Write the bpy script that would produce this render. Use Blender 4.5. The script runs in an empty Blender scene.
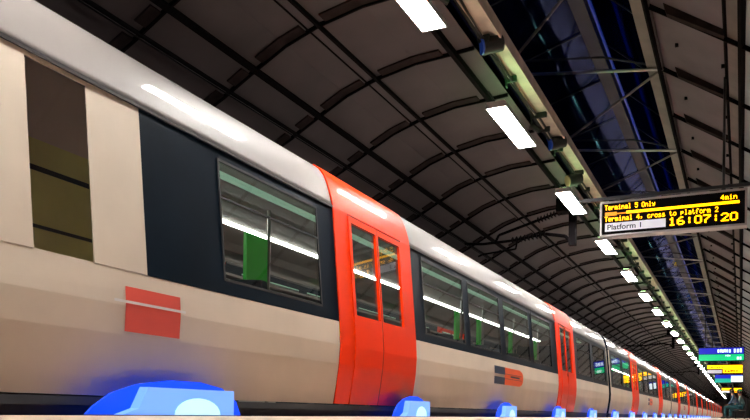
import bpy, bmesh, math, random
from mathutils import Vector, Matrix
random.seed(7)
SC = bpy.context.scene
C = SC.collection
# ------------------------------------------------------------------ camera, world, exposure
F_PX = 780.0
YAW = math.atan(366.0 / F_PX)
ROLL = math.radians(0.7)
cd = bpy.data.cameras.new('camera')
cd.sensor_width = 36.0
cd.lens = 36.0 * F_PX / 750.0
cd.shift_x = 0.0
cd.shift_y = (413.6 - 210.0) / 750.0
cd.clip_start = 0.01
cd.clip_end = 600
cam = bpy.data.objects.new('camera', cd)
C.objects.link(cam)
cam.matrix_world = (Matrix.Translation((0, 0, 0.03)) @ Matrix.Rotation(YAW, 4, 'Z')
                    @ Matrix.Rotation(math.pi / 2, 4, 'X') @ Matrix.Rotation(ROLL, 4, 'Z'))
SC.camera = cam

w = bpy.data.worlds.new('night_sky'); SC.world = w; w.use_nodes = True
w.node_tree.nodes['Background'].inputs[0].default_value = (0.005, 0.009, 0.042, 1)
w.node_tree.nodes['Background'].inputs[1].default_value = 1.0
SC.view_settings.view_transform = 'Standard'
SC.view_settings.look = 'None'
SC.view_settings.exposure = 0.0
SC.view_settings.gamma = 1.0
SC.view_settings.use_curve_mapping = False

LAMP_L = 115.0          # radiance of the fluorescent diffusers
LAMP_X, LAMP_H, LAMP_PITCH, LAMP_LEN, LAMP_Y0 = -2.91, 4.00, 4.17, 1.66, 10.58
Y0, Y1 = -10.0, 186.0

# ------------------------------------------------------------------ materials
M = {}
def mat(name, col, rough=0.6, metal=0.0, emis=None, es=0.0, noise=0.0, nscale=3.0, bump=0.0, coat=0.0, spec=0.5):
    m = bpy.data.materials.new(name); m.use_nodes = True
    nt = m.node_tree; b = nt.nodes['Principled BSDF']
    b.inputs['Base Color'].default_value = (*col, 1)
    b.inputs['Roughness'].default_value = rough
    b.inputs['Metallic'].default_value = metal
    b.inputs['Coat Weight'].default_value = coat
    b.inputs['Coat Roughness'].default_value = 0.05
    b.inputs['Specular IOR Level'].default_value = spec
    if emis:
        b.inputs['Emission Color'].default_value = (*emis, 1)
        b.inputs['Emission Strength'].default_value = es
    if noise or bump:
        tc = nt.nodes.new('ShaderNodeTexCoord')
        n = nt.nodes.new('ShaderNodeTexNoise'); n.inputs['Scale'].default_value = nscale
        n.inputs['Detail'].default_value = 5
        nt.links.new(tc.outputs['Object'], n.inputs['Vector'])
        if noise:
            r = nt.nodes.new('ShaderNodeValToRGB')
            r.color_ramp.elements[0].position = 0.3; r.color_ramp.elements[1].position = 0.7
            r.color_ramp.elements[0].color = (*[c * (1 - noise) for c in col], 1)
            r.color_ramp.elements[1].color = (*[min(1, c * (1 + noise * 0.6)) for c in col], 1)
            nt.links.new(n.outputs['Fac'], r.inputs['Fac'])
            nt.links.new(r.outputs['Color'], b.inputs['Base Color'])
        if bump:
            bp = nt.nodes.new('ShaderNodeBump'); bp.inputs['Strength'].default_value = bump
            bp.inputs['Distance'].default_value = 0.02
            nt.links.new(n.outputs['Fac'], bp.inputs['Height'])
            nt.links.new(bp.outputs['Normal'], b.inputs['Normal'])
    M[name] = m
    return m

mat('cream_paint', (0.76, 0.645, 0.52), 0.55, noise=0.10, nscale=1.2, coat=0.0, spec=0.3)
mat('roof_paint', (0.31, 0.275, 0.26), 0.50, noise=0.12, nscale=1.5, coat=0.8)
mat('red_paint', (1.0, 0.042, 0.0), 0.45, noise=0.06, nscale=2, coat=0.15, spec=0.1)
mat('navy_paint', (0.003, 0.009, 0.018), 0.4, noise=0.2, nscale=2, spec=0.04)
mat('black_rubber', (0.008, 0.008, 0.009), 0.7, noise=0.2, nscale=8)
mat('underframe', (0.035, 0.032, 0.035), 0.6, noise=0.35, nscale=4)
mat('gutter_dark', (0.05, 0.045, 0.045), 0.5, noise=0.2)
mat('steel', (0.35, 0.34, 0.33), 0.35, 0.9, noise=0.15, nscale=6)
mat('dark_steel', (0.03, 0.03, 0.033), 0.45, 0.4, noise=0.25, nscale=5)
mat('interior_wall', (0.50, 0.52, 0.50), 0.6, noise=0.08)
mat('blind_tan', (0.66, 0.53, 0.46), 0.6, noise=0.12, nscale=2)
mat('interior_tan', (0.20, 0.17, 0.15), 0.6, noise=0.12, nscale=2)
mat('interior_olive', (0.70, 0.66, 0.26), 0.6, noise=0.15, nscale=2)
mat('interior_floor', (0.05, 0.055, 0.06), 0.7, noise=0.2)
mat('interior_green_glow', (0.03, 0.62, 0.04), 0.4, noise=0.1, emis=(0.02, 0.9, 0.05), es=0.10)  # faint green glow put into the partition material, no lamp there
mat('seat_fabric', (0.03, 0.05, 0.07), 0.85, noise=0.3, nscale=20)
mat('interior_strip_near', (0.5, 0.8, 0.6), 0.5, emis=(0.55, 0.9, 0.65), es=0.5, noise=0.01)
mat('interior_strip', (0.9, 0.9, 0.9), 0.5, emis=(1.0, 1.0, 0.92), es=30.0, noise=0.01)
mat('panel_left', (0.062, 0.046, 0.048), 0.62, noise=0.28, nscale=1.1, bump=0.25)
mat('rib_and_shade', (0.026, 0.018, 0.018), 0.8, noise=0.3, nscale=5, spec=0.05)
mat('rail_black', (0.004, 0.003, 0.0035), 0.8, noise=0.3, nscale=5, spec=0.05)
mat('panel_right', (0.125, 0.098, 0.112), 0.6, noise=0.22, nscale=1.3, bump=0.2)
mat('panel_right_lit', (0.30, 0.36, 0.40), 0.5, noise=0.2, nscale=1.3)
mat('purlin_pale', (0.14, 0.115, 0.105), 0.55, noise=0.25, nscale=2.5)
mat('beam_pale', (0.72, 0.62, 0.50), 0.5, noise=0.35, nscale=2.2)
mat('beam_blue_grey', (0.03, 0.035, 0.06), 0.5, noise=0.25, nscale=2)
mat('cable', (0.012, 0.014, 0.013), 0.55, noise=0.3, nscale=9)
mat('bracket_green_lit', (0.03, 0.11, 0.05), 0.45, noise=0.3, nscale=6)  # green light on the brackets put into their colour
mat('blue_lens', (0.03, 0.10, 0.55), 0.15, emis=(0.03, 0.12, 0.8), es=0.04, noise=0.1)
mat('speaker_cone', (0.40, 0.22, 0.14), 0.6, noise=0.2)
mat('floor_tile', (0.80, 0.60, 0.47), 0.45, noise=0.10, nscale=2.5, bump=0.1)
mat('concrete', (0.13, 0.12, 0.12), 0.85, noise=0.3, nscale=2, bump=0.3)
mat('ballast', (0.05, 0.045, 0.04), 0.9, noise=0.5, nscale=9, bump=0.6)
mat('wall_panel', (0.10, 0.10, 0.12), 0.5, noise=0.25, nscale=0.8)
mat('lamp_housing', (0.55, 0.55, 0.52), 0.4, noise=0.1)
mat('lamp_diffuser', (0.9, 0.9, 0.9), 0.5, emis=(1.0, 0.97, 0.93), es=LAMP_L, noise=0.01)
mat('lamp_green_glow', (0.3, 0.6, 0.3), 0.5, emis=(0.55, 1.0, 0.45), es=8.0, noise=0.01)
mat('sign_frame', (0.34, 0.31, 0.31), 0.35, 0.3, noise=0.1)
mat('sign_screen', (0.003, 0.0025, 0.0025), 0.6, noise=0.2, spec=0.05)
mat('led_yellow', (0.5, 0.4, 0.0), 0.5, emis=(1.0, 0.42, 0.0), es=3.6, noise=0.01)
mat('led_orange', (0.5, 0.2, 0.0), 0.5, emis=(1.0, 0.28, 0.0), es=1.0, noise=0.01)
mat('led_white_panel', (0.6, 0.6, 0.65), 0.5, emis=(0.75, 0.70, 0.78), es=0.55, noise=0.02)
mat('sign_black_ink', (0.02, 0.02, 0.02), 0.6, noise=0.1)
mat('sign_blue', (0.0, 0.0, 0.01), 0.4, emis=(0.01, 0.02, 0.62), es=1.0, noise=0.02)
mat('sign_green', (0.0, 0.01, 0.005), 0.4, emis=(0.0, 0.62, 0.22), es=1.2, noise=0.02)
mat('sign_teal', (0.0, 0.01, 0.01), 0.4, emis=(0.0, 0.42, 0.30), es=1.2, noise=0.02)
mat('sign_white', (0.8, 0.8, 0.8), 0.4, emis=(0.75, 0.95, 1.0), es=1.3, noise=0.02)
mat('blue_diffuser', (0.12, 0.25, 0.6), 0.4, emis=(0.16, 0.38, 1.0), es=1.0, noise=0.02)
mat('blue_core', (0.6, 0.8, 1.0), 0.4, emis=(0.40, 0.72, 1.0), es=1.1, noise=0.02)
mat('blue_deep', (0.0, 0.02, 0.2), 0.7, emis=(0.0, 0.06, 1.0), es=1.2, noise=0.02)
mat('blue_strip', (0.0, 0.02, 0.3), 0.4, emis=(0.0, 0.03, 0.55), es=0.14, noise=0.02)
mat('logo_navy', (0.010, 0.025, 0.07), 0.4, noise=0.1)
mat('logo_orange', (0.95, 0.11, 0.005), 0.4, noise=0.06)
mat('logo_red', (0.80, 0.10, 0.07), 0.4, noise=0.06)
mat('logo_white', (0.8, 0.75, 0.72), 0.4, noise=0.06)
mat('skin', (0.45, 0.24, 0.15), 0.55, noise=0.1, nscale=6)
mat('hair_dark', (0.012, 0.007, 0.008), 0.7, noise=0.3, nscale=20)
mat('denim', (0.10, 0.16, 0.24), 0.85, noise=0.25, nscale=14)
mat('teal_cloth', (0.015, 0.085, 0.10), 0.85, noise=0.25, nscale=10)
mat('pale_cloth', (0.30, 0.46, 0.42), 0.85, noise=0.2, nscale=10)
mat('cap_green', (0.02, 0.40, 0.15), 0.7, noise=0.15)
mat('cap_white', (0.75, 0.80, 0.62), 0.7, noise=0.1)
mat('shoe_dark', (0.02, 0.02, 0.02), 0.6, noise=0.2)

def glass(name, tint, refl):
    m = bpy.data.materials.new(name); m.use_nodes = True; nt = m.node_tree
    nt.nodes.clear()
    out = nt.nodes.new('ShaderNodeOutputMaterial')
    tr = nt.nodes.new('ShaderNodeBsdfTransparent'); tr.inputs[0].default_value = (*tint, 1)
    gl = nt.nodes.new('ShaderNodeBsdfGlossy'); gl.inputs['Roughness'].default_value = 0.03
    gl.inputs[0].default_value = (1, 1, 1, 1)
    fr = nt.nodes.new('ShaderNodeFresnel'); fr.inputs[0].default_value = 1.5
    ad = nt.nodes.new('ShaderNodeMath'); ad.operation = 'MULTIPLY_ADD'
    ad.inputs[1].default_value = 1.0; ad.inputs[2].default_value = refl
    mx = nt.nodes.new('ShaderNodeMixShader')
    nz = nt.nodes.new('ShaderNodeTexNoise'); nz.inputs['Scale'].default_value = 0.6
    bp = nt.nodes.new('ShaderNodeBump'); bp.inputs['Strength'].default_value = 0.02
    nt.links.new(nz.outputs['Fac'], bp.inputs['Height']); nt.links.new(bp.outputs['Normal'], gl.inputs['Normal'])
    nt.links.new(fr.outputs[0], ad.inputs[0]); nt.links.new(ad.outputs[0], mx.inputs[0])
    nt.links.new(tr.outputs[0], mx.inputs[1]); nt.links.new(gl.outputs[0], mx.inputs[2])
    nt.links.new(mx.outputs[0], out.inputs[0])
    M[name] = m
glass('window_glass', (0.56, 0.60, 0.58), 0.01)
glass('clear_glass', (0.95, 0.95, 0.93), 0.0)
glass('roof_glass', (0.75, 0.85, 1.0), 0.0)
M['roof_glass'].node_tree.nodes['Glossy BSDF'].inputs['Roughness'].default_value = 0.06
M['roof_glass'].node_tree.nodes['Glossy BSDF'].inputs['Color'].default_value = (0.25, 0.35, 0.9, 1)

# ------------------------------------------------------------------ mesh helpers
class MB:
    def __init__(s): s.v = []; s.f = []; s.m = []; s.mi = 0; s.smooth = False
    def quad(s, a, b, c, d):
        n = len(s.v); s.v += [tuple(a), tuple(b), tuple(c), tuple(d)]; s.f.append((n, n+1, n+2, n+3)); s.m.append(s.mi)
    def poly(s, pts):
        n = len(s.v); s.v += [tuple(p) for p in pts]; s.f.append(tuple(range(n, n+len(pts)))); s.m.append(s.mi)
    def box(s, x0, x1, y0, y1, z0, z1):
        n = len(s.v)
        s.v += [(x0,y0,z0),(x1,y0,z0),(x1,y1,z0),(x0,y1,z0),(x0,y0,z1),(x1,y0,z1),(x1,y1,z1),(x0,y1,z1)]
        for f in ((0,3,2,1),(4,5,6,7),(0,1,5,4),(1,2,6,5),(2,3,7,6),(3,0,4,7)):
            s.f.append(tuple(n+i for i in f)); s.m.append(s.mi)
    def prism_y(s, prof, y0, y1):          # closed profile [(x,z)] extruded along y
        n = len(s.v); k = len(prof)
        s.v += [(x, y0, z) for x, z in prof] + [(x, y1, z) for x, z in prof]
        for i in range(k):
            j = (i+1) % k
            s.f.append((n+i, n+j, n+k+j, n+k+i)); s.m.append(s.mi)
        s.f.append(tuple(n+i for i in range(k-1, -1, -1))); s.m.append(s.mi)
        s.f.append(tuple(n+k+i for i in range(k))); s.m.append(s.mi)
    def strip(s, prof, y0, y1):            # open profile
        n = len(s.v)
        s.v += [(x, y0, z) for x, z in prof] + [(x, y1, z) for x, z in prof]
        k = len(prof)
        for i in range(k-1):
            s.f.append((n+i, n+i+1, n+k+i+1, n+k+i)); s.m.append(s.mi)
    def tube(s, p, q, r, r2=None, n=8):
        r2 = r if r2 is None else r2
        p = Vector(p); q = Vector(q); d = (q-p).normalized()
        u = d.orthogonal().normalized(); v = d.cross(u); b = len(s.v)
        for k in range(n):
            a = 2*math.pi*k/n; o = u*math.cos(a)+v*math.sin(a)
            s.v.append(tuple(p+o*r)); s.v.append(tuple(q+o*r2))
        for k in range(n):
            i = b+2*k; j = b+2*((k+1) % n)
            s.f.append((i, j, j+1, i+1)); s.m.append(s.mi)
        s.f.append(tuple(b+2*k for k in range(n-1, -1, -1))); s.m.append(s.mi)
        s.f.append(tuple(b+2*k+1 for k in range(n))); s.m.append(s.mi)
    def path(s, pts, r, n=8):
        for a, b in zip(pts[:-1], pts[1:]): s.tube(a, b, r, n=n)
    def build(s, name, mats, parent=None, bevel=0.0, smooth=False, solid=0.0, loc=None, recalc=True):
        me = bpy.data.meshes.new(name); me.from_pydata(s.v, [], s.f); me.update()
        if not isinstance(mats, (list, tuple)): mats = [mats]
        for m in mats: me.materials.append(M[m])
        for p, i in zip(me.polygons, s.m): p.material_index = i
        bm = bmesh.new(); bm.from_mesh(me)
        if smooth or solid: bmesh.ops.remove_doubles(bm, verts=bm.verts, dist=1e-5)
        if recalc: bmesh.ops.recalc_face_normals(bm, faces=bm.faces)
        bm.to_mesh(me); bm.free()
        if smooth:
            for p in me.polygons: p.use_smooth = True
        o = bpy.data.objects.new(name, me); C.objects.link(o)
        if parent: o.parent = parent
        if loc: o.location = loc
        if solid:
            md = o.modifiers.new('solid', 'SOLIDIFY'); md.thickness = solid; md.offset = 0
        if bevel:
            md = o.modifiers.new('bevel', 'BEVEL'); md.width = bevel; md.segments = 2
        return o

def tag(o, label=None, cat=None, group=None, kind=None):
    if label: o['label'] = label
    if cat: o['category'] = cat
    if group: o['group'] = group
    if kind: o['kind'] = kind
    return o
def thing(name, label, cat, loc=(0, 0, 0), rz=0, group=None):
    o = bpy.data.objects.new(name, None); o.empty_display_size = 0.1; C.objects.link(o)
    o.location = loc; o.rotation_euler = (0, 0, rz)
    return tag(o, label, cat, group)
def copy_tree(o, parent=None):
    c = o.copy(); C.objects.link(c)
    if parent: c.parent = parent
    for ch in list(o.children): copy_tree(ch, c)
    return c
def struct(name, mb, m, **k): return tag(mb.build(name, m, **k), kind='structure')
ORD = ['first', 'second', 'third', 'fourth', 'fifth', 'sixth', 'seventh', 'eighth', 'ninth', 'tenth', 'eleventh', 'twelfth',
       'thirteenth', 'fourteenth', 'fifteenth', 'sixteenth', 'seventeenth', 'eighteenth', 'nineteenth', 'twentieth']
def ordinal(n):          # 1-based
    if n <= 20: return ORD[n-1]
    t = {2: ('twenty', 'twentieth'), 3: ('thirty', 'thirtieth'), 4: ('forty', 'fortieth')}[n // 10]
    return t[1] if n % 10 == 0 else t[0] + '-' + ORD[n % 10 - 1]

# ------------------------------------------------------------------ setting
b = MB(); b.box(-3.36, 2.5, Y0, Y1, -0.35, 0.0); struct('floor', b, 'floor_tile')
b = MB(); b.box(-3.30, 2.5, Y0, Y1, -1.3, -0.35); struct('trim_1', b, 'concrete')          # platform wall
b = MB(); b.box(-7.6, -3.30, Y0, Y1, -1.5, -1.3); struct('trim_2', b, 'ballast')           # track bed
b = MB(); b.box(-7.6, -7.4, Y0, Y1, -1.3, 2.7); struct('wall_left', b, 'wall_panel')
b = MB(); b.box(2.5, 2.7, Y0, Y1, -1.3, 3.6)
struct('wall_right', b, 'wall_panel')
b = MB(); b.box(-7.6, 2.7, Y1, Y1+0.3, -1.3, 8); struct('wall_far', b, 'concrete')
b = MB(); b.box(-7.6, 2.7, Y0-0.3, Y0, -1.3, 8); struct('wall_near', b, 'concrete')

# left vault: panel sheet with ribs, rails and strips of rib shade
LV = [(-7.4, 2.6), (-6.6, 3.25), (-5.57, 3.75), (-5.13, 3.99), (-4.72, 4.20), (-4.29, 4.345), (-3.75, 4.45), (-3.24, 4.48), (-2.98, 4.50)]
b = MB(); top = [(x, z+0.12) for x, z in LV][::-1]
b.prism_y(LV + top, Y0, Y1); struct('ceiling', b, 'panel_left')
RP = 1.35 * 1.12
def rib_offset(pts, d):
    out = []
    for i, p in enumerate(pts):
        a = pts[max(0, i-1)]; c = pts[min(len(pts)-1, i+1)]
        t = Vector((c[0]-a[0], c[1]-a[1])).normalized(); nrm = Vector((t.y, -t.x))
        out.append((p[0]+nrm.x*d, p[1]+nrm.y*d))
    return out
b = MB(); ny = int((Y1-Y0)/RP)
inner = rib_offset(LV, 0.045)
for k in range(ny):
    y = 8.08*1.12 + RP*(k-12)
    if y < Y0+0.3 or y > Y1-0.4: continue
    b.prism_y(LV + inner[::-1], y-0.012, y+0.012)
struct('trim_3', b, 'rail_black')
b = MB()
def sub_prof(xa, xb):
    xs = [xa] + [x for x, z in LV if xa < x < xb] + [xb]
    def zz(x):
        for (x0, z0), (x1, z1) in zip(LV[:-1], LV[1:]):
            if x0 <= x <= x1: return z0+(z1-z0)*(x-x0)/(x1-x0)
    return [(x, zz(x)) for x in xs]
SHADE_BAYS = [sub_prof(-6.4, -5.55), sub_prof(-5.40, -5.20), sub_prof(-5.02, -4.45), sub_prof(-4.20, -3.38)]
for k in range(ny):
    y = 8.08*1.12 + RP*(k-12)
    if y < Y0+0.3 or y > Y1-0.4: continue
    for P_ in SHADE_BAYS:
        b.prism_y(P_ + rib_offset(P_, 0.022)[::-1], y-0.16, y-0.012)
struct('trim_4', b, 'rib_and_shade')  # dark strips beside each rib, its shade put into the colour
b = MB()
def rail(b, x, z, wd, h, tilt=0):
    t = math.radians(tilt); ux, uz = math.cos(t)*wd/2, math.sin(t)*wd/2; nx, nz = math.sin(t)*h, -math.cos(t)*h
    b.prism_y([(x-ux, z-uz), (x+ux, z+uz), (x+ux+nx, z+uz+nz), (x-ux+nx, z-uz+nz)], Y0, Y1)
rail(b, -5.13, 3.995, 0.07, 0.05, 27); rail(b, -4.29, 4.35, 0.035, 0.06, 15); rail(b, -5.47, 3.80, 0.02, 0.06, 28)
rail(b, -4.42, 4.31, 0.012, 0.03, 17)
struct('trim_5', b, 'rail_black')
# dark channel over the lamp row
b = MB(); b.box(-3.26, -3.20, Y0, Y1, 4.40, 4.48); struct('trim_6', b, 'rail_black')
# upstand between vault and rooflight, sloping away from the platform
b = MB(); b.prism_y([(-2.98, 4.50), (-2.98, 4.62), (-4.15, 6.50), (-4.25, 6.50), (-3.10, 4.50)], Y0, Y1)
struct('trim_7', b, 'purlin_pale')

# right slope: panels, fins, purlin and longitudinal rails
PX, PH = -1.25, 5.94
sl = (5.94-5.10)/1.25
def rh(x): return PH - (x-PX)*sl
b = MB(); b.prism_y([(-1.40, rh(-1.40)), (0.0, rh(0)), (0.0, rh(0)+0.15), (-1.40, rh(-1.40)+0.15)], Y0, Y1)
struct('ceiling', b, 'panel_right')
b = MB(); b.prism_y([(0.0, rh(0)), (2.6, rh(2.6)), (2.6, rh(2.6)+0.15), (0.0, rh(0)+0.15)], Y0, Y1)
struct('ceiling', b, 'panel_right_lit')  # lighter stretch of the slope, light falling there is in the colour
b = MB()
b.prism_y([(-1.50, PH+0.10), (-1.50, PH-0.03), (-1.24, PH-0.10), (-1.24, PH+0.02)], Y0, Y1); struct('trim_8', b, 'purlin_pale')
b = MB()
rail(b, -1.27, PH-0.10, 0.05, 0.06, -34); rail(b, -0.24, rh(-0.24), 0.025, 0.05, -34); rail(b, -0.02, rh(-0.02), 0.05, 0.10, -34)
struct('trim_9', b, 'rail_black')
b = MB(); b.prism_y([(-0.22, rh(-0.22)-0.0), (-0.05, rh(-0.05)), (-0.05, rh(-0.05)-0.03), (-0.22, rh(-0.22)-0.03)], Y0, Y1)
struct('trim_10', b, 'purlin_pale')
NP = 4.37; NY0 = 13.8
b = MB(); b2 = MB()
k = -14
while True:
    y = NY0 + k*NP/2; k += 1
    if y > Y1-0.5: break
    if y < Y0+0.3: continue
    # triangular fin, deep next to the purlin and running out towards the rail
    pts = [(-1.05, rh(-1.05)), (-0.27, rh(-0.27)), (-0.27, rh(-0.27)-0.09), (-1.0, rh(-1.05)-0.16)]
    b.prism_y(pts, y-0.10, y+0.02)
    b2.prism_y([(-1.25, PH-0.04), (2.5, rh(2.5)-0.0), (2.5, rh(2.5)-0.05), (-1.25, PH-0.12)], y+0.02, y+0.05)
struct('trim_11', b, 'rib_and_shade'); struct('trim_12', b2, 'rail_black')
b = MB(); k = -14
while True:
    y = NY0 + (k+0.5)*NP/2; k += 1
    if y > 70: break
    if y < 0: continue
    for x in (-0.95, -0.30):
        b.box(x-0.025, x+0.025, y-0.025, y+0.025, rh(x)-0.05, rh(x)-0.005)
struct('trim_13', b, 'rail_black')

# rooflight over the truss: night sky behind dark glazing
g = [(-4.20, 6.50), (-2.6, 7.0), (-1.50, 6.05)]
b = MB(); b.prism_y(g + [(-1.5, 6.07), (-2.6, 7.02), (-4.20, 6.52)], Y0, Y1); struct('window_1', b, 'roof_glass')
b = MB(); k = 0
for k in range(200):
    y = Y0 + 0.3 + k*NP/2
    if y > Y1-0.4: break
    b.prism_y([(x, z-0.01) for x, z in g] + [(-1.5, 6.02), (-2.6, 6.97), (-4.20, 6.47)], y-0.015, y+0.015)
struct('trim_14', b, 'dark_steel')
# mid beam in the rooflight
b = MB(); b.box(-2.46, -2.24, Y0, Y1, 6.34, 6.40); struct('trim_15', b, 'beam_blue_grey')
b = MB(); b.box(-2.19, -2.15, Y0, Y1, 6.36, 6.40)
tag(b.build('blue_glow_strip', 'blue_strip'), 'long dim blue strip added for the blue glow beside the grey mid beam of the rooflight', 'light')  # made-up emitter for the blue glow along the beam
b = MB(); b.box(-2.37, -2.34, Y0, Y1, 6.40, 6.78); struct('trim_16', b, 'dark_steel')

# ------------------------------------------------------------------ zigzag truss across the rooflight
tr = thing('roof_truss', 'thin dark zigzag steel truss spanning below the blue rooflight', 'truss', (0, 0, 0))
kmax = int((Y1-NY0)/NP)
n_b = 0
for k in range(-4, kmax):
    y = NY0 + k*NP
    if y > 150: break
    m_ = MB(); m_.tube((PX, y, PH-0.10), (-3.95, y, 6.20), 0.028); m_.build('cross_bar', 'steel', tr)
    m_ = MB(); m_.tube((PX, y, PH-0.10), (-3.95, y+NP*0.97, 6.20), 0.024); m_.build('diagonal_brace', 'purlin_pale', tr)
    m_ = MB(); m_.path([(PX, y, PH-0.06), (-2.2, y-0.12, 6.16), (-3.95, y-0.25, 6.34)], 0.02); m_.build('upper_bar', 'dark_steel', tr)

# ------------------------------------------------------------------ pale beam with cables and brackets
bx0, bx1, bz = -2.93, -2.71, 4.70
bt = thing('equipment_beam', 'pale steel beam carrying cables and brackets beside the ceiling lamp row', 'beam', (0, 0, 0))
b = MB(); b.box(bx0, bx1, Y0, Y1, bz, bz+0.03); b.box(bx0+0.0, bx0+0.02, Y0, Y1, bz-0.06, bz); b.box(bx1-0.02, bx1, Y0, Y1, bz-0.05, bz+0.12)
b.build('flange', 'beam_pale', bt)
b = MB(); rnd = random.Random(3)
for (cx, r, amp) in ((-2.90, 0.016, 0.012), (-2.94, 0.022, 0.015)):
    pts = []; y = Y0+0.1
    while y < Y1:
        pts.append((cx+rnd.uniform(-amp, amp), y, bz-0.05+rnd.uniform(-0.04, 0.02))); y += 0.55 if y < 40 else 3.0
    b.path(pts, r, 6)
b.build('cable_bundle', 'cable', bt)
y = 4.0; i = 0; rb = random.Random(5)
while y < 150 and i < 92:
    m_ = MB(); s = (i % 3)
    m_.box(bx0-0.05, bx1-0.12 if s else bx1-0.03, y-0.02, y+0.02, bz-0.10, bz-0.02)
    if s != 1: m_.box(bx0-0.06, bx0-0.03, y-0.04, y+0.04, bz-0.16, bz-0.02)
    if s == 0: m_.tube((bx0-0.06, y, bz-0.20), (bx0+0.06, y+0.10, bz-0.26), 0.04, 0.05)
    m_.build('bracket', 'bracket_green_lit' if s == 2 else 'cable', bt)
    y += rb.uniform(0.6, 1.5) if y < 30 else 1.6; i += 1

def spotlight(y, lab, lensmat, x=-2.86, cat='spotlight', name='spotlight', aim=(-0.80, -0.55, -0.25)):
    t = thing(name, lab, cat, (x, y, bz-(0.30 if name == 'loudspeaker' else 0.10)))
    d = Vector(aim).normalized()
    m_ = MB(); m_.tube(-d*0.16, d*0.10, 0.095, 0.11, 20); m_.build('housing', 'cable', t, smooth=False)
    m_ = MB(); m_.tube(d*0.10, d*0.125, 0.10, 0.10, 20); m_.build('lens', lensmat, t)
    m_ = MB(); m_.box(-0.12, 0.12, -0.015, 0.015, 0.06, 0.09); m_.box(-0.13, -0.115, -0.015, 0.015, -0.03, 0.09); m_.box(0.115, 0.13, -0.015, 0.015, -0.03, 0.09)
    m_.build('yoke', 'dark_steel', t)
spotlight(9.3, 'black spotlight with blue lens, nearest one on the pale beam', 'blue_lens')
spotlight(13.1, 'black spotlight with blue lens further along the pale beam, above the third lamp', 'blue_lens')
spotlight(14.6, 'round loudspeaker with brown face on the pale beam left of the hanging clock sign', 'speaker_cone', name='loudspeaker', cat='loudspeaker', x=-2.86)

# ------------------------------------------------------------------ fluorescent lamps
def lamp():
    t = thing('ceiling_lamp', 'x', 'lamp', (0, 0, 0), group='fluorescent lamps in the row above the platform edge')
    hl = LAMP_LEN/2
    m_ = MB(); m_.prism_y([(-0.14, 0.0), (-0.127, 0.0), (-0.127, 0.03), (0.127, 0.03), (0.127, 0.0), (0.14, 0.0), (0.12, 0.08), (-0.12, 0.08)], -hl, hl)
    m_.box(-0.127, 0.127, -hl, -hl+0.02, 0, 0.03); m_.box(-0.127, 0.127, hl-0.02, hl, 0, 0.03); m_.build('housing', 'lamp_housing', t)
    m_ = MB(); m_.box(-0.125, 0.125, -hl+0.02, hl-0.02, 0.004, 0.02); m_.build('diffuser', 'lamp_diffuser', t)
    m_ = MB(); m_.box(-0.07, 0.07, -hl+0.05, hl-0.05, 0.08, 0.095); m_.build('added_uplight', 'lamp_green_glow', t)  # added emitter on the housing top, throws a green glow on the ceiling
    m_ = MB()
    for yy in (-hl*0.6, hl*0.6): m_.tube((-0.03, yy, 0.08), (-0.2, yy, 0.36), 0.012)
    m_.build('hanger', 'dark_steel', t)
    return t
lp = lamp(); first = True
lamps = []
n = 0
for k in range(-2, 40):
    y = LAMP_Y0 + LAMP_PITCH*k + (0.3 if k == -1 else 0)
    if y > Y1-4 or y < Y0+1: continue
    o = lp if first else copy_tree(lp); first = False
    o.location = (LAMP_X, y, LAMP_H); lamps.append(o)
    vis = k + 2     # lamp k=-1 is the first one seen
    if k < -1: o['label'] = 'lit fluorescent lamp above the platform edge, ' + ('just before the first one in view' if k == -2 else 'level with the viewer')
    elif k == -1: o['label'] = 'lit fluorescent lamp cut by the top edge of the photo, nearest of the row'
    elif vis == 2: o['label'] = 'lit fluorescent lamp second in the row, biggest one seen whole'
    elif vis == 3: o['label'] = 'lit fluorescent lamp third in the row, just left of the hanging clock sign'
    elif vis == 4: o['label'] = 'lit fluorescent lamp fourth in the row, just under the clock sign\'s left corner'
    else: o['label'] = 'lit fluorescent lamp, %s from the near end of the row' % ordinal(vis)

# ------------------------------------------------------------------ train
DC = 4.86
PROF = [(3.52, 0.12), (3.49, 0.30), (3.462, 0.50), (3.452, 0.68), (3.465, 0.90)]
BAND = [(3.465, 0.90), (3.56, 2.00)]
ROOF = [(3.56, 2.00), (3.572, 2.06), (3.588, 2.12), (3.608, 2.185), (3.632, 2.25), (3.662, 2.315), (3.705, 2.375), (3.78, 2.43), (3.95, 2.50), (4.3, 2.57), (4.86, 2.61)]
CARLEN = 21.6
def pr(p, side=0, off=0.0):   # profile point -> x ; side 0 near, 1 far
    d = p[0]-off
    return (-d if side == 0 else -(2*DC-d), p[1])
def bx(h): return 3.465 + (h-0.90)*(0.095/1.1)
def band_rect(mb, ya, yb, ha, hb, off=0.0, side=0):
    pa, pb = (bx(ha), ha), (bx(hb), hb)
    a = pr(pa, side, off); c = pr(pb, side, off)
    mb.quad((a[0], ya, a[1]), (a[0], yb, a[1]), (c[0], yb, c[1]), (c[0], ya, c[1]))
def band_slab(mb, ya, yb, ha, hb, off=0.0, th=0.02, side=0):
    a = pr((bx(ha), ha), side, off); c = pr((bx(hb), hb), side, off)
    s = -1 if side == 0 else 1
    mb.prism_y([a, c, (c[0]+s*th, c[1]), (a[0]+s*th, a[1])], ya, yb)
def rounded_pane(mb, ya, yb, ha, hb, r=0.07, off=0.0, side=0):
    pts = []
    for cy, ch, a0 in ((yb-r, hb-r, 0), (ya+r, hb-r, 90), (ya+r, ha+r, 180), (yb-r, ha+r, 270)):
        for k in range(5):
            a = math.radians(a0+k*22.5); y = cy+r*math.cos(a); h = ch+r*math.sin(a)
            x, z = pr((bx(h), h), side, off); pts.append((x, y, z))
    mb.poly(pts if side == 0 else pts[::-1])

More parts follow.
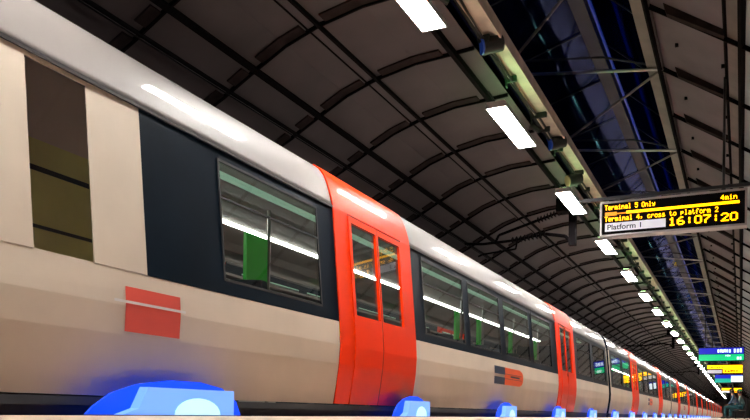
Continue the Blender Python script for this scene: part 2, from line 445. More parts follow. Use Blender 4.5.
def door_assembly(car, yc, side, name='door', detail=True):
    """red portal from skirt to roof with two leaves"""
    e = 0.012
    allp = PROF + BAND[1:] + ROOF[1:8]
    # portal: red side pieces and header, full height
    m_ = MB(); y0, y1 = yc-0.95, yc+0.95; ly0, ly1 = yc-0.66, yc+0.66
    P = [pr(p, side, e) for p in allp]
    m_.strip(P, y0, ly0); m_.strip(P, ly1, y1)
    m_.strip([pr(p, side, e) for p in ROOF[:8]], ly0, ly1)
    m_.build('door_portal', 'red_paint', car, solid=0.012, smooth=False)
    for s in (-1, 1):
        a, c = (ly0, yc-0.006) if s < 0 else (yc+0.006, ly1)
        m_ = MB()
        low = [pr(p, side, e) for p in PROF]
        m_.strip(low, a+0.006, c)
        ga, gc = a+0.06, c-0.025
        if s > 0: ga, gc = a+0.025, c-0.06
        band_rect(m_, a, ga, 0.9, 1.98, e, side); band_rect(m_, gc, c, 0.9, 1.98, e, side)
        band_rect(m_, ga, gc, 0.9, 1.0, e, side); band_rect(m_, ga, gc, 1.92, 1.98, e, side)
        d = m_.build(name, 'red_paint', car, solid=0.03)
        m_ = MB(); rounded_pane(m_, ga, gc, 1.0, 1.92, 0.06, e-0.012, side); m_.build('window_pane', 'window_glass', d, recalc=False)
        m_ = MB()
        yy = gc if s < 0 else ga
        band_slab(m_, ga-0.02, gc+0.02, 0.98, 1.0, e+0.012, 0.02, side); band_slab(m_, ga-0.02, gc+0.02, 1.92, 1.94, e+0.012, 0.02, side)
        m_.build('window_seal', 'black_rubber', d)
    m_ = MB()
    band_slab(m_, yc-0.008, yc+0.008, 0.9, 1.98, e+0.014, 0.03, side)
    m_.strip([pr(p, side, e+0.014) for p in PROF], yc-0.006, yc+0.006)
    m_.build('door_seal', 'black_rubber', car)

def carriage(cab):
    lab = 'x'
    car = thing('train_carriage', lab, 'train carriage', (0, 0, 0), group='carriages of the cream and red passenger train')
    L = CARLEN
    doors = [5.9, 15.7]
    if cab:
        bands = [(2.31, 4.95), (6.85, 14.75), (16.65, L-0.08)]
        wins = [(3.16, 4.62), (7.22, 8.72), (8.98, 10.52), (10.80, 12.42), (12.70, 14.22), (17.05, 18.85), (19.2, 21.2)]
    else:
        bands = [(0.12, 4.95), (6.85, 14.75), (16.65, L-0.08)]
        wins = [(0.5, 2.5), (2.85, 4.62), (7.22, 8.72), (8.98, 10.52), (10.80, 12.42), (12.70, 14.22), (17.05, 18.85), (19.2, 21.2)]
    HB, HT = 1.02, 1.90
    for side in (0, 1):
        # lower body panels and roof
        m_ = MB(); segs = []
        cuts = [0.0] + [v for d in doors for v in (d-0.955, d+0.955)] + [L]
        for a, c in zip(cuts[::2], cuts[1::2]):
            m_.strip([pr(p, side) for p in PROF], a, c); segs.append((a, c))
        # cream between bands
        full = []
        pos = 0.0
        for a, c in bands:
            lo = pos
            if a - lo > 0.005 and not any(abs((lo+a)/2-d) < 1.0 for d in doors): full.append((lo, a))
            pos = c
        if L-pos > 0.005: full.append((pos, L))
        for a, c in full:
            if cab and side == 0 and a == 0.0:
                wa, wc = 1.42, 1.86
                band_rect(m_, a, wa, 0.9, 2.0, 0, side); band_rect(m_, wc, c, 0.9, 2.0, 0, side)
                band_rect(m_, wa, wc, 1.96, 2.0, 0, side)
            else:
                band_rect(m_, a, c, 0.9, 2.0, 0, side)
        m_.build('side_panel', 'cream_paint', car, solid=0.01)
        if cab and side == 0:
            m_ = MB(); rounded_pane(m_, 1.42, 1.86, 0.9, 1.96, 0.01, -0.004, side); m_.build('side_window', 'clear_glass', car, recalc=False)
            m_ = MB(); band_slab(m_, 1.30, 2.02, 1.42, 1.96, -0.016, 0.01); m_.build('tan_blind', 'blind_tan', car)
            m_ = MB(); band_slab(m_, 1.30, 2.02, 0.90, 1.52, -0.013, 0.01); m_.build('olive_panel', 'interior_olive', car)
            m_ = MB()
            band_slab(m_, 1.42, 1.86, 1.34, 1.37, -0.009, 0.010); band_slab(m_, 1.42, 1.86, 1.02, 1.04, -0.009, 0.010)
            m_.build('grab_rail', 'dark_steel', car)
        # navy bands with window openings
        for a, c in bands:
            m_ = MB(); ww = [x for x in wins if x[0] > a and x[1] < c]; p0 = a
            for wa, wc in ww:
                band_rect(m_, p0, wa, 0.9, 2.0, 0, side)
                band_rect(m_, wa, wc, 0.9, HB, 0, side); band_rect(m_, wa, wc, HT, 2.0, 0, side)
                p0 = wc
            band_rect(m_, p0, c, 0.9, 2.0, 0, side)
            m_.build('window_band', 'navy_paint', car, solid=0.012)
        for wa, wc in wins:
            m_ = MB(); rounded_pane(m_, wa-0.01, wc+0.01, HB-0.01, HT+0.01, 0.02, -0.008, side); o = m_.build('window_pane', 'window_glass', car, recalc=False)
            m_ = MB()
            band_slab(m_, wa-0.02, wc+0.02, HB-0.02, HB, 0.008, 0.01, side); band_slab(m_, wa-0.02, wc+0.02, HT, HT+0.02, 0.008, 0.01, side)
            band_slab(m_, wa-0.02, wa, HB, HT, 0.008, 0.01, side); band_slab(m_, wc, wc+0.02, HB, HT, 0.008, 0.01, side)
            band_slab(m_, wa, wc, 1.62, 1.635, 0.008, 0.012, side)
            m_.build('window_seal', 'black_rubber', o)
        for d in doors: door_assembly(car, d, side)
        m_ = MB(); x, z = pr((3.56, 2.0), side, 0.018); s = -1 if side == 0 else 1
        pos = 0.0
        for d in doors + [L+0.955]:
            m_.box(min(x, x+s*0.03), max(x, x+s*0.03), pos, min(L, d-0.955), z-0.012, z+0.012); pos = d+0.955
        m_.build('gutter', 'gutter_dark', car)
        m_ = MB()
        x, z = pr((3.535, 0.115), side)
        m_.box(min(x, x+s*0.06), max(x, x+s*0.06), 0.05, L-0.05, -0.22, 0.105); m_.build('skirt', 'underframe', car)
        m_ = MB(); x, z = pr((3.49, 0.32), side, 0.006)
        for d in doors: pass
        m_.strip([pr((3.466, 0.475), side, 0.004), pr((3.464, 0.488), side, 0.004)], 0, doors[0]-0.96)
        m_.strip([pr((3.466, 0.475), side, 0.004), pr((3.464, 0.488), side, 0.004)], doors[0]+0.96, doors[1]-0.96)
        m_.strip([pr((3.466, 0.475), side, 0.004), pr((3.464, 0.488), side, 0.004)], doors[1]+0.96, L)
        m_.build('panel_seam', 'gutter_dark', car)
    # roof as one continuous curved skin
    rp = [pr(p, 0) for p in ROOF] + [pr(p, 1) for p in ROOF[::-1][1:]]
    m_ = MB(); m_.strip(rp, 0, 0.02); m_.strip(rp, 0.02, 0.05); m_.strip(rp, 0.05, L-0.05); m_.strip(rp, L-0.05, L-0.02); m_.strip(rp, L-0.02, L); m_.build('roof', 'roof_paint', car, smooth=True, solid=0.006)
    for ya, yb in ((3.0, 6.5), (11.0, 16.5)):
        m_ = MB(); m_.box(-5.5, -4.2, ya, yb, 2.57, 2.66); m_.build('roof_equipment', 'underframe', car, bevel=0.03)
    # ends
    endp = [pr(p, 0) for p in PROF + BAND[1:] + ROOF[1:]] + [pr(p, 1) for p in (PROF + BAND[1:] + ROOF[1:])[::-1][1:]]
    m_ = MB(); m_.prism_y(endp, 0.0, 0.04); m_.prism_y(endp, L-0.04, L); m_.build('end_wall', 'navy_paint', car)
    m_ = MB(); m_.box(-5.5, -4.2, L, L+0.30, 0.15, 2.35); m_.build('gangway', 'black_rubber', car)
    # underframe and bogies
    m_ = MB(); m_.box(-5.9, -3.8, 0.3, L-0.3, -0.35, 0.05); m_.box(-5.9, -3.8, 7.5, 14.0, -0.8, -0.3); m_.build('underframe', 'underframe', car)
    for yb in (2.8, L-2.8):
        m_ = MB(); m_.box(-5.95, -3.75, yb-1.5, yb+1.5, -0.75, -0.40); bo = m_.build('bogie', 'underframe', car, bevel=0.05)
        for yw in (yb-1.1, yb+1.1):
            m_ = MB(); m_.tube((-5.70, yw, -0.70), (-5.57, yw, -0.70), 0.42, n=24); m_.tube((-4.15, yw, -0.70), (-4.02, yw, -0.70), 0.42, n=24); m_.tube((-5.6, yw, -0.7), (-4.1, yw, -0.7), 0.08)
            m_.build('wheelset', 'dark_steel', bo)
    # interior
    m_ = MB(); m_.box(-6.22, -3.50, 0.05, L-0.05, 0.06, 0.11); m_.build('cabin_floor', 'interior_floor', car)
    m_ = MB(); m_.prism_y([(-3.75, 2.10), (-4.1, 2.24), (-4.86, 2.30), (-5.62, 2.24), (-5.97, 2.10), (-5.97, 2.13), (-4.86, 2.34), (-3.75, 2.13)], 0.05, L-0.05); m_.build('cabin_ceiling', 'interior_tan', car)
    for x, hh in ((-4.24, 2.135), (-5.42, 2.21)):
        m_ = MB(); y = 2.6 if cab else 0.6
        m_.box(x-(0.04 if x > -5 else 0.02), x+(0.04 if x > -5 else 0.02), y, L-0.3, hh, hh+0.03); m_.build('light_strip', 'interior_strip_near' if x > -5 else 'interior_strip', car)
    m_ = MB()
    m_.box(-6.18, -6.14, 0.1, L-0.1, 0.11, 0.95); m_.build('far_lining', 'interior_wall', car)
    # seats (pairs either side of the aisle) and luggage shelf
    ys = [1.1, 2.0, 2.9, 3.8, 7.7, 8.6, 9.5, 10.4, 11.3, 12.2, 13.1, 14.0, 17.5, 18.4, 19.3, 20.2]
    if cab: ys = ys[3:]
    for y in ys:
        for x0 in (-6.05, -4.60):
            m_ = MB(); x1 = x0+0.92 if x0 < -5 else x0+0.95
            m_.box(x0+0.03, x1-0.03, y-0.22, y+0.24, 0.42, 0.54)
            m_.prism_y([(x0+0.03, 0.5), (x1-0.03, 0.5), (x1-0.06, 1.16), (x1-0.42, 1.19), (x1-0.46, 1.13), (x1-0.50, 1.19), (x0+0.06, 1.16)], y+0.20, y+0.30)
            m_.box(x0+0.2, x1-0.2, y-0.1, y+0.1, 0.11, 0.42)
            m_.build('seat', 'seat_fabric', car, bevel=0.02)
    m_ = MB(); m_.box(-6.1, -5.75, 2.5 if cab else 0.5, L-0.4, 1.72, 1.75); m_.build('luggage_shelf', 'interior_tan', car)
    for y, hw in ((5.3, 0.21), (11.7, 0.10), (13.0, 0.10), (15.3, 0.10), (17.6, 0.1)):
        m_ = MB(); m_.box(-4.66, -4.62, y-hw, y+hw, 1.15, 1.88); m_.build('green_partition', 'interior_green_glow', car)
        m_ = MB(); m_.tube((-4.62, y+0.2, 0.1), (-4.62, y+0.2, 2.2), 0.02); m_.build('grab_pole', 'steel', car)
    m_ = MB(); m_.box(-5.95, -5.90, 6.3, 8.8, 1.35, 1.72); m_.build('pale_board', 'interior_wall', car)
    if cab:
        m_ = MB(); m_.box(-6.1, -3.62, 2.24, 2.30, 0.11, 2.2); m_.build('cab_partition', 'interior_tan', car)
    # emblem : navy left block, orange right block with rounded right end, cream stripes
    def emblem(ya, yb, red=False):
        h0, h1 = 0.52, 0.80
        def sx(h): # body surface at height
            pts = PROF
            for (d0, a), (d1, c) in zip(pts[:-1], pts[1:]):
                if a <= h <= c: return d0+(d1-d0)*(h-a)/(c-a)
            return bx(h)
        def surf(poly, off): return [(-(sx(h)-off), y, h) for y, h in poly]
        def block(ya, yb, h0, h1, off, round_=False):
            P = []
            n_ = 8
            hs = [h0+(h1-h0)*k/n_ for k in range(n_+1)]
            m2 = MB()
            for a, c in zip(hs[:-1], hs[1:]):
                def yr(h):
                    if not round_: return yb
                    t = (h-h0)/(h1-h0)*2-1
                    return yb - 0.22*(1-math.sqrt(max(0, 1-max(0, abs(t)-0.2)**2/0.64)))
                m2.quad(*surf([(ya, a), (yr(a), a), (yr(c), c), (ya, c)], off))
            return m2
        if red:
            o = block(ya, yb, h0, h1, 0.010).build('emblem', 'logo_red', car)
            block(ya-0.1, yb+0.05, 0.695, 0.712, 0.013).build('emblem_stripe', 'logo_white', o)
        else:
            mid = ya+(yb-ya)*0.33
            o = block(mid, yb, h0, h1, 0.010, True).build('emblem', 'logo_orange', car)
            o['label'] = 'orange emblem with navy blocks'
            block(ya, mid+0.02, h0, h0+0.115, 0.012).build('emblem_block', 'logo_navy', o)
            block(ya, mid+0.02, h1-0.12, h1, 0.012).build('emblem_block', 'logo_navy', o)
            block(mid, yb-0.12, 0.617, 0.623, 0.013).build('emblem_line', 'logo_navy', o)
            block(mid, yb-0.12, 0.692, 0.698, 0.013).build('emblem_line', 'logo_navy', o)
            block(mid+0.35, yb-0.25, 0.645, 0.672, 0.013).build('emblem_mark', 'logo_navy', o)
    if cab: emblem(2.10, 2.62, True)
    emblem(10.05, 11.8)
    return car

GAPC = 0.42
c0 = carriage(True); c0.location = (0, 1.6, 0)
c0['label'] = 'nearest train carriage, cream with navy window band and red doors, filling the left'
c1 = carriage(False); c1.location = (0, 1.6+CARLEN+GAPC, 0)
c1['label'] = 'second train carriage, right of the first dark gangway gap'
for k in range(2, 8):
    c = copy_tree(c1); c.location = (0, 1.6+(CARLEN+GAPC)*k, 0)
    c['label'] = '%s train carriage from the near end%s' % (ordinal(k+1), ', the farthest' if k == 7 else '')
# rails
for x in (-4.10, -5.62):
    b = MB(); b.prism_y([(x-0.07, -1.3), (x+0.07, -1.3), (x+0.02, -1.27), (x+0.035, -1.12), (x-0.035, -1.12), (x-0.02, -1.27)], Y0, Y1)
    tag(b.build('rail', 'steel'), 'steel running rail under the train, %s the platform' % ('nearer' if x > -5 else 'farther from'), 'rail', 'running rails under the train')

# ------------------------------------------------------------------ blue platform edge lights
def edge_light():
    t = thing('platform_edge_light', 'x', 'light', (0, 0, 0), group='glowing blue lights along the platform edge')
    m_ = MB()
    pts = [(-0.72, 0.0), (-0.58, 0.04), (-0.50, 0.17), (0.38, 0.17), (0.38, 0.0)]
    n_ = len(pts)
    vv = [(0.035, y, z+0.005) for y, z in pts]; v2 = [(-0.035, y, z+0.005) for y, z in pts]
    m_.poly(vv); m_.poly(v2[::-1])
    for i in range(n_):
        j = (i+1) % n_; m_.quad(vv[i], vv[j], v2[j], v2[i])
    m_.build('diffuser', 'blue_diffuser', t)
    m_ = MB(); halo = [(-0.92, 0.0), (-0.86, 0.05), (-0.72, 0.13), (-0.5, 0.19), (-0.2, 0.225), (0.1, 0.225), (0.35, 0.19), (0.52, 0.10), (0.58, 0.0)]
    h1 = [(-0.045, y, z+0.004) for y, z in halo]; h2 = [(-0.065, y, z+0.004) for y, z in halo]
    m_.poly(h1); m_.poly(h2[::-1])
    for i in range(len(halo)):
        j = (i+1) % len(halo); m_.quad(h1[i], h1[j], h2[j], h2[i])
    m_.build('blue_halo', 'blue_deep', t)  # glowing arch shaped as the deep blue halo around the light
    cp = [(0.0375, -0.02+0.24*math.cos(a), 0.006+0.11*math.sin(a)) for a in [math.pi*i/12 for i in range(13)]]
    m_ = MB(); m_.poly(cp); m_.build('bright_core', 'blue_core', t)
    m_ = MB(); m_.box(-0.066, 0.045, -0.92, 0.58, 0.0, 0.006); m_.build('base_plate', 'dark_steel', t)
    return t
el = edge_light(); first = True
for k in range(-1, 26):
    y = 4.20 + 3.85*k
    o = el if first else copy_tree(el); first = False
    if k >= 1: o.scale = (1, 0.66, 1)
    o.location = (-3.29, y + (0.13 if k >= 1 else 0.0), 0.0)
    if k < 0: o['label'] = 'glowing blue light on the platform edge, before the first one in view'
    elif k == 0: o['label'] = 'largest glowing blue light on the platform edge, below the red emblem'
    elif k == 1: o['label'] = 'glowing blue light on the platform edge, below the nearest red door'
    else: o['label'] = 'glowing blue light on the platform edge, %s of the row from the left' % ordinal(k+1)

# ------------------------------------------------------------------ hanging clock sign
def text(s, x, z, h, wd, m, parent, y=-0.001, name='lettering', mono=False):
    cu = bpy.data.curves.new(name, 'FONT'); cu.body = s; cu.size = 1.0; cu.offset = 0.012; cu.extrude = 0.002
    o = bpy.data.objects.new(name, cu); C.objects.link(o); o.data.materials.append(M[m])
    bpy.context.view_layer.update()
    bb = o.bound_box; x0 = min(p[0] for p in bb); x1 = max(p[0] for p in bb); y0 = min(p[1] for p in bb); y1 = max(p[1] for p in bb)
    sx = wd/(x1-x0); sy = h/(y1-y0)
    me = bpy.data.meshes.new_from_object(o.evaluated_get(bpy.context.evaluated_depsgraph_get())); me.name = name
    bpy.data.objects.remove(o); o = bpy.data.objects.new(name, me); C.objects.link(o)
    if not me.materials: me.materials.append(M[m])
    o.parent = parent; o.rotation_euler = (math.pi/2, 0, 0); o.scale = (sx, sy, 1)
    o.location = (x-x0*sx, y, z-y0*sy)
    return o
SW, SH = 2.15, 0.56
SX, SY, SZ = -2.10, 12.95, 2.93
sg = thing('departure_sign', 'hanging black platform sign with yellow lettering and clock reading 16:07:20', 'sign', (SX, SY, SZ))
m_ = MB(); t = 0.03
m_.box(0, SW, 0, 0.24, 0, t); m_.box(0, SW, 0, 0.24, SH-t, SH); m_.box(0, t, 0, 0.24, t, SH-t); m_.box(SW-t, SW, 0, 0.24, t, SH-t)
m_.box(0, SW, 0.22, 0.24, t, SH-t); m_.build('frame', 'sign_frame', sg)
m_ = MB(); m_.box(t, SW-t, 0.012, 0.05, t, SH-t); m_.build('screen', 'sign_screen', sg)
def V(v): return SH*(1-v)
yy = 0.008
GL = {'T': '1F 04 04 04 04 04 04', 'e': '00 00 0E 11 1F 10 0E', 'r': '00 00 16 19 10 10 10', 'm': '00 00 1A 15 15 15 15', 'i': '04 00 0C 04 04 04 0E',
      'n': '00 00 16 19 11 11 11', 'a': '00 00 0E 01 0F 11 0F', 'l': '0C 04 04 04 04 04 0E', '5': '1F 10 1E 01 01 11 0E', 'O': '0E 11 11 11 11 11 0E',
      'y': '00 00 11 11 0F 01 0E', '4': '02 06 0A 12 1F 02 02', ',': '00 00 00 00 0C 04 08', 'c': '00 00 0E 10 10 11 0E', 'o': '00 00 0E 11 11 11 0E',
      's': '00 00 0E 10 0E 01 1E', 't': '08 08 1C 08 08 09 06', 'p': '00 00 1E 11 1E 10 10', 'f': '06 09 08 1C 08 08 08', '2': '0E 11 01 02 04 08 1F',
      '1': '04 0C 04 04 04 04 0E', '6': '06 08 10 1E 11 11 0E', '0': '0E 11 11 11 11 11 0E', '7': '1F 01 02 04 08 08 08', ':': '00 04 04 00 04 04 00', ' ': '00 00 00 00 00 00 00'}
def led(sx_, x, z, h, wd, bold, parent):
    pw = wd/(len(sx_)*6-1); ph = h/7; q = MB()
    for i, ch in enumerate(sx_):
        for r_, hx in enumerate(GL[ch].split()):
            v_ = int(hx, 16)
            for c_ in range(5):
                if v_ & (1 << (4-c_)):
                    xx = x+(i*6+c_)*pw; zz = z+(6-r_)*ph
                    q.box(xx-pw*bold, xx+pw*(1+bold), -0.001, 0.010, zz+ph*0.04, zz+ph*0.96)
    return q.build('lettering', 'led_yellow', parent)
led('Terminal 5 Only', 0.035*SW, V(0.245), 0.080, 0.355*SW, 0.0, sg)
led('4min', 0.83*SW, V(0.265), 0.075, 0.105*SW, 0.0, sg)
m_ = MB(); m_.box(0.19*SW, 0.95*SW, 0.004, 0.012, V(0.385), V(0.315)); m_.build('yellow_bar', 'led_yellow', sg)
m_ = MB(); m_.box(0.037*SW, 0.12*SW, 0.004, 0.012, V(0.41), V(0.315)); m_.box(0.12*SW, 0.19*SW, 0.004, 0.012, V(0.38), V(0.35)); m_.build('orange_bar', 'led_orange', sg)
led('Terminal 4, cross to platform 2', 0.035*SW, V(0.575), 0.080, 0.78*SW, 0.0, sg)
m_ = MB(); m_.box(0.037*SW, 0.465*SW, 0.002, 0.012, V(0.86), V(0.625)); m_.build('white_panel', 'led_white_panel', sg)
text('Platform 1', 0.055*SW, V(0.82), 0.085, 0.24*SW, 'sign_black_ink', sg, -0.001)
led('16:07:20', 0.485*SW, V(0.845), 0.125, 0.455*SW, 0.12, sg)
m_ = MB()
m_.box(-0.35, SW+0.2, 0.08, 0.14, SH+0.05, SH+0.10); m_.box(0.3, 0.36, 0.09, 0.15, SH, SH+0.07); m_.box(SW-0.36, SW-0.3, 0.09, 0.15, SH, SH+0.07)
m_.tube((SW-0.33, 0.12, SH+0.1), (SW-0.33, 0.12, 5.25-SZ), 0.02)
m_.build('hanger', 'dark_steel', sg)

def far_sign(x, y, z, wd, hh, kind, lab):
    t = thing('hanging_sign', lab, 'sign', (x, y, z), group='lit signs hanging further down the platform')
    m_ = MB(); m_.box(-0.03, wd+0.03, 0.01, 0.22, -0.03, hh+0.03); m_.build('case', 'sign_screen', t)
    r = random.Random(int(y*10))
    def marks(z0, z1, xa, xb, n_, m2):
        q = MB(); xx = xa
        for i in range(n_):
            w_ = (xb-xa)/n_*r.uniform(0.45, 0.9); q.box(xx, xx+w_, -0.012, -0.004, z0+r.uniform(0, .02), z1-r.uniform(0, .03)); xx += (xb-xa)/n_
        q.build('lettering', m2, t)
    if kind == 'blue':
        q = MB(); q.box(0, wd, -0.004, 0.01, hh*0.52, hh); q.build('blue_panel', 'sign_blue', t)
        q = MB(); q.box(0, wd, -0.004, 0.01, 0, hh*0.48); q.build('green_panel', 'sign_green', t)
        marks(hh*0.62, hh*0.9, wd*0.42, wd*0.72, 6, 'sign_white'); marks(hh*0.6, hh*0.93, wd*0.78, wd*0.98, 3, 'sign_white')
        marks(hh*0.3, hh*0.45, wd*0.6, wd*0.72, 3, 'sign_white'); marks(hh*0.05, hh*0.3, wd*0.85, wd*0.97, 2, 'sign_white')
    elif kind == 'yellow':
        q = MB(); q.box(0, wd, -0.004, 0.01, hh*0.55, hh*0.95); q.box(wd*0.45, wd, -0.004, 0.01, 0.05, hh*0.5); q.build('yellow_panel', 'led_yellow', t)
        q = MB(); q.box(0, wd*0.42, -0.004, 0.01, 0.03, hh*0.42); q.build('white_panel', 'led_white_panel', t)
        marks(hh*0.65, hh*0.8, wd*0.1, wd*0.5, 5, 'sign_screen'); marks(hh*0.18, hh*0.4, wd*0.5, wd*0.9, 5, 'sign_screen')
    else:
        q = MB(); q.box(0, wd, -0.004, 0.01, hh*0.5, hh); q.build('blue_panel', 'sign_blue', t)
        q = MB(); q.box(0, wd*0.6, -0.004, 0.01, 0, hh*0.5); q.build('green_panel', 'sign_teal', t)
        q = MB(); q.box(wd*0.58, wd, -0.008, 0.01, 0.05, hh*0.85); q.build('white_panel', 'sign_white', t)
    q = MB(); q.tube((0.3, 0.1, hh), (0.3, 0.1, 6.0-z), 0.02); q.build('hanger', 'dark_steel', t); q = MB(); q.tube((wd-0.3, 0.1, hh), (wd-0.3, 0.1, (rh(x+wd-0.3) if x+wd-0.3>-1.2 else 5.95)-z), 0.02); q.build('hanger', 'dark_steel', t)
far_sign(-2.05, 44.5, 3.02, 2.15, 0.66, 'blue', 'blue over green lit hanging sign with white lettering, nearest of the small far signs')
far_sign(-2.05, 56.0, 2.93, 2.10, 0.58, 'yellow', 'yellow lit hanging sign below the blue and green one')
far_sign(-2.05, 73.0, 3.05, 2.15, 0.66, 'teal', 'small teal hanging sign with white right end between the two yellow signs')
far_sign(-2.05, 100.0, 2.95, 2.10, 0.58, 'yellow', 'smallest orange-yellow hanging sign, lowest in the photo, above the people')

# ------------------------------------------------------------------ overhead line support
def support(y, lab):
    t = thing('catenary_support', lab, 'overhead line support', (-0.15, y, 0.13), group='overhead line supports above the train')
    m_ = MB(); m_.box(-3.07, -2.93, -0.07, 0.07, 3.38, 4.05); m_.build('drop_post', 'rail_black', t)
    m_ = MB(); m_.box(-3.30, -2.96, -0.22, 0.12, 4.05, 4.31); m_.build('mounting_box', 'rail_black', t)
    m_ = MB(); m_.path([(-3.0, 0, 3.42), (-3.15, 0, 3.58), (-3.35, 0, 3.62), (-3.55, 0, 3.66)], 0.035); m_.build('bracket_arm', 'rail_black', t)
    m_ = MB(); m_.path([(-4.3, 0, 3.58), (-4.9, 0, 3.56), (-5.3, 0, 3.60)], 0.03); m_.build('steady_arm', 'rail_black', t)
    m_ = MB(); m_.path([(-4.15, 0, 3.58), (-4.18, 0, 3.40), (-4.9, 0, 3.34), (-5.0, 0, 3.30)], 0.02)
    m_.build('registration_arm', 'rail_black', t)
    def insul(pa, pb, nm):
        q = MB(); pa = Vector(pa); pb = Vector(pb); n_ = 9
        q.tube(pa, pb, 0.025)
        for i in range(n_):
            c = pa.lerp(pb, (i+0.2)/n_); d = pa.lerp(pb, (i+0.6)/n_); q.tube(c, d, 0.075, 0.045, 12)
        q.build(nm, 'rail_black', t)
    insul((-3.55, 0, 3.66), (-4.3, 0, 3.58), 'insulator')
    insul((-3.15, 0, 4.12), (-3.75, 0, 3.95), 'insulator')
    m_ = MB(); m_.path([(-3.75, 0, 3.95), (-4.55, 0, 3.72), (-4.62, 0, 3.58)], 0.03); m_.build('top_arm', 'rail_black', t)
for i, y in enumerate((16.1, 42.2, 68.3)):
    support(y, ['black overhead line support hanging left of the clock sign', 'black overhead line support above the second carriage, small', 'black overhead line support farthest down the tunnel, tiny'][i])
b = MB(); b.tube((-5.0, Y0+0.3, 3.42), (-5.0, Y1-0.3, 3.42), 0.008); tag(b.build('contact_wire', 'rail_black'), 'thin black contact wire strung above the train roof', 'wire')

# ------------------------------------------------------------------ bench and two seated people (far right, tiny)
bn = thing('platform_bench', 'dark metal bench under the two seated people', 'bench', (-0.05, 38.2, 0))
m_ = MB(); m_.box(-0.22, 0.24, -1.1, 1.9, 0.37, 0.41); m_.build('seat', 'dark_steel', bn, bevel=0.01)
m_ = MB(); m_.prism_y([(0.20, 0.41), (0.23, 0.41), (0.32, 0.86), (0.29, 0.86)], -1.1, 1.9); m_.build('backrest', 'dark_steel', bn)
for yy in (-0.9, 1.7):
    for xx in (-0.17, 0.19):
        m_ = MB(); m_.box(xx-0.02, xx+0.02, yy-0.02, yy+0.02, 0, 0.37); m_.build('leg', 'dark_steel', bn)

def skin_fig(name, verts, edges, radii, root, m, parent=None, sub=2):
    me = bpy.data.meshes.new(name); me.from_pydata(verts, edges, []); me.update()
    me.materials.append(M[m])
    o = bpy.data.objects.new(name, me); C.objects.link(o)
    if parent: o.parent = parent
    sk = o.modifiers.new('skin', 'SKIN'); sk.use_smooth_shade = True
    lay = me.skin_vertices[0].data if me.skin_vertices else None
    if lay is None:
        bm = bmesh.new(); bm.from_mesh(me); bm.verts.layers.skin.verify(); bm.to_mesh(me); bm.free(); lay = me.skin_vertices[0].data
    for i, r in enumerate(radii):
        lay[i].radius = (r, r) if not isinstance(r, tuple) else r
        lay[i].use_root = (i == root)
    sb = o.modifiers.new('sub', 'SUBSURF'); sb.levels = sub; sb.render_levels = sub
    return o

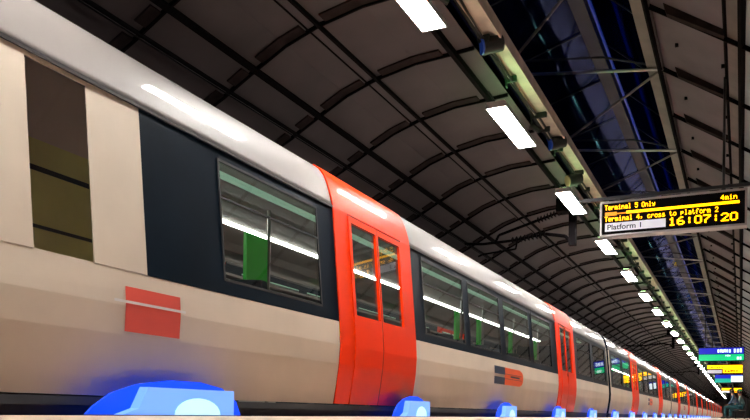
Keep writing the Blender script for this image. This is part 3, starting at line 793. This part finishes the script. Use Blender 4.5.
def seated(lab, x, y, coat, trousers, hairm, capm=None, lean=0.0):
    """sits on the bench facing the train (-x); body is one skinned figure"""
    P = thing('person', lab, 'person', (x, y, 0))
    J = {'pel': (0.05, 0, 0.53), 'sp': (0.04-lean*0.3, 0, 0.72), 'ch': (0.00-lean*0.7, 0, 0.93), 'nk': (-0.02-lean, 0, 1.07), 'h0': (-0.05-lean, 0, 1.16), 'h1': (-0.06-lean, 0, 1.25)}
    verts = []; idx = {}
    def add(k, p): idx[k] = len(verts); verts.append(p)
    for k, p in J.items(): add(k, p)
    R = {'pel': 0.14, 'sp': 0.125, 'ch': 0.145, 'nk': 0.055, 'h0': 0.075, 'h1': 0.085}
    E = [('pel', 'sp'), ('sp', 'ch'), ('ch', 'nk'), ('nk', 'h0'), ('h0', 'h1')]
    for s, n_ in ((-1, 'l'), (1, 'r')):
        for k, p, r in (('hip', (0.0, s*0.09, 0.52), 0.095), ('knee', (-0.42, s*0.11, 0.50), 0.062), ('ank', (-0.40, s*0.11, 0.10), 0.042),
                        ('sh', (-0.01-lean*0.9, s*0.18, 1.00), 0.055), ('el', (-0.08-lean*0.7, s*0.23, 0.75), 0.042), ('wr', (-0.30, s*0.13, 0.62), 0.028), ('pm', (-0.36, s*0.115, 0.60), 0.026)):
            add(k+n_, p); R[k+n_] = r
        E += [('pel', 'hip'+n_), ('hip'+n_, 'knee'+n_), ('knee'+n_, 'ank'+n_), ('ch', 'sh'+n_), ('sh'+n_, 'el'+n_), ('el'+n_, 'wr'+n_), ('wr'+n_, 'pm'+n_)]
    body = skin_fig('body', verts, [(idx[a], idx[c]) for a, c in E], [R[k] for k in idx], 0, 'skin', P)
    def sub(name, keys, edges, grow, m):
        vs = [verts[idx[k]] for k in keys]; ii = {k: i for i, k in enumerate(keys)}
        return skin_fig(name, vs, [(ii[a], ii[c]) for a, c in edges], [R[k]*grow for k in keys], 0, m, P)
    ks = ['ch', 'sp', 'pel', 'shl', 'ell', 'wrl', 'shr', 'elr', 'wrr']
    sub('jacket', ks, [('ch', 'sp'), ('sp', 'pel'), ('ch', 'shl'), ('shl', 'ell'), ('ell', 'wrl'), ('ch', 'shr'), ('shr', 'elr'), ('elr', 'wrr')], 1.18, coat)
    ks = ['pel', 'hipl', 'kneel', 'ankl', 'hipr', 'kneer', 'ankr']
    sub('trousers', ks, [('pel', 'hipl'), ('hipl', 'kneel'), ('kneel', 'ankl'), ('pel', 'hipr'), ('hipr', 'kneer'), ('kneer', 'ankr')], 1.2, trousers)
    for s in (-1, 1):
        skin_fig('shoe', [(-0.38, s*0.11, 0.06), (-0.50, s*0.11, 0.045), (-0.60, s*0.11, 0.035)], [(0, 1), (1, 2)], [0.055, 0.045, 0.035], 0, 'shoe_dark', P, 1)
        # fingers and thumb resting on the thigh
        for q in range(4):
            yy = s*0.115+(q-1.5)*0.017; ln = (0.07, 0.08, 0.075, 0.06)[q]
            skin_fig('finger', [(-0.37, yy, 0.61), (-0.37-ln*0.6, yy, 0.605), (-0.37-ln, yy, 0.585)], [(0, 1), (1, 2)], [0.009, 0.0085, 0.007], 0, 'skin', body, 1)
        skin_fig('thumb', [(-0.33, s*0.09, 0.61), (-0.36, s*0.065, 0.607), (-0.395, s*0.062, 0.595)], [(0, 1), (1, 2)], [0.010, 0.0095, 0.008], 0, 'skin', body, 1)
    hx, hz = -0.06-lean, 1.23
    skin_fig('hair', [(hx+0.03, 0, hz-0.06), (hx+0.035, 0, hz+0.01), (hx+0.01, 0, hz+0.055)], [(0, 1), (1, 2)], [0.075, 0.10, 0.09], 1, hairm, P)
    m_ = MB(); m_.tube((hx-0.085, 0, hz-0.02), (hx-0.115, 0, hz-0.035), 0.012, 0.016, 8); m_.build('nose', 'skin', body, smooth=True)
    for s in (-1, 1):
        m_ = MB(); m_.tube((hx-0.083, s*0.032, hz+0.005), (hx-0.095, s*0.032, hz+0.005), 0.011, 0.008, 8); m_.build('eye', 'shoe_dark', body)
        m_ = MB(); m_.tube((hx+0.0, s*0.085, hz-0.01), (hx+0.005, s*0.10, hz-0.01), 0.03, 0.02, 8); m_.build('ear', 'skin', body)
    m_ = MB(); m_.box(hx-0.098, hx-0.085, -0.022, 0.022, hz-0.066, hz-0.058); m_.build('mouth', 'logo_red', body)
    if capm:
        m_ = MB(); n_ = 12
        for a, c, r1, r2 in ((0.03, 0.09, 0.118, 0.105), (0.09, 0.13, 0.105, 0.06)):
            m_.tube((hx+0.01, 0, hz+a), (hx+0.01, 0, hz+c), r1, r2, 16)
        cp = m_.build('cap', capm, P)
        m_ = MB(); m_.box(hx-0.22, hx-0.08, -0.07, 0.07, hz+0.03, hz+0.045); m_.build('cap_peak', 'cap_white', cp, bevel=0.005)
    return P
seated('dark-haired person in a denim shirt and teal trousers seated on the bench facing the train', -0.22, 37.6, 'denim', 'teal_cloth', 'hair_dark', None, 0.10)
seated('person in a green cap and pale green jacket seated beside the dark-haired one', -0.02, 39.3, 'pale_cloth', 'teal_cloth', 'hair_dark', 'cap_green', 0.0)
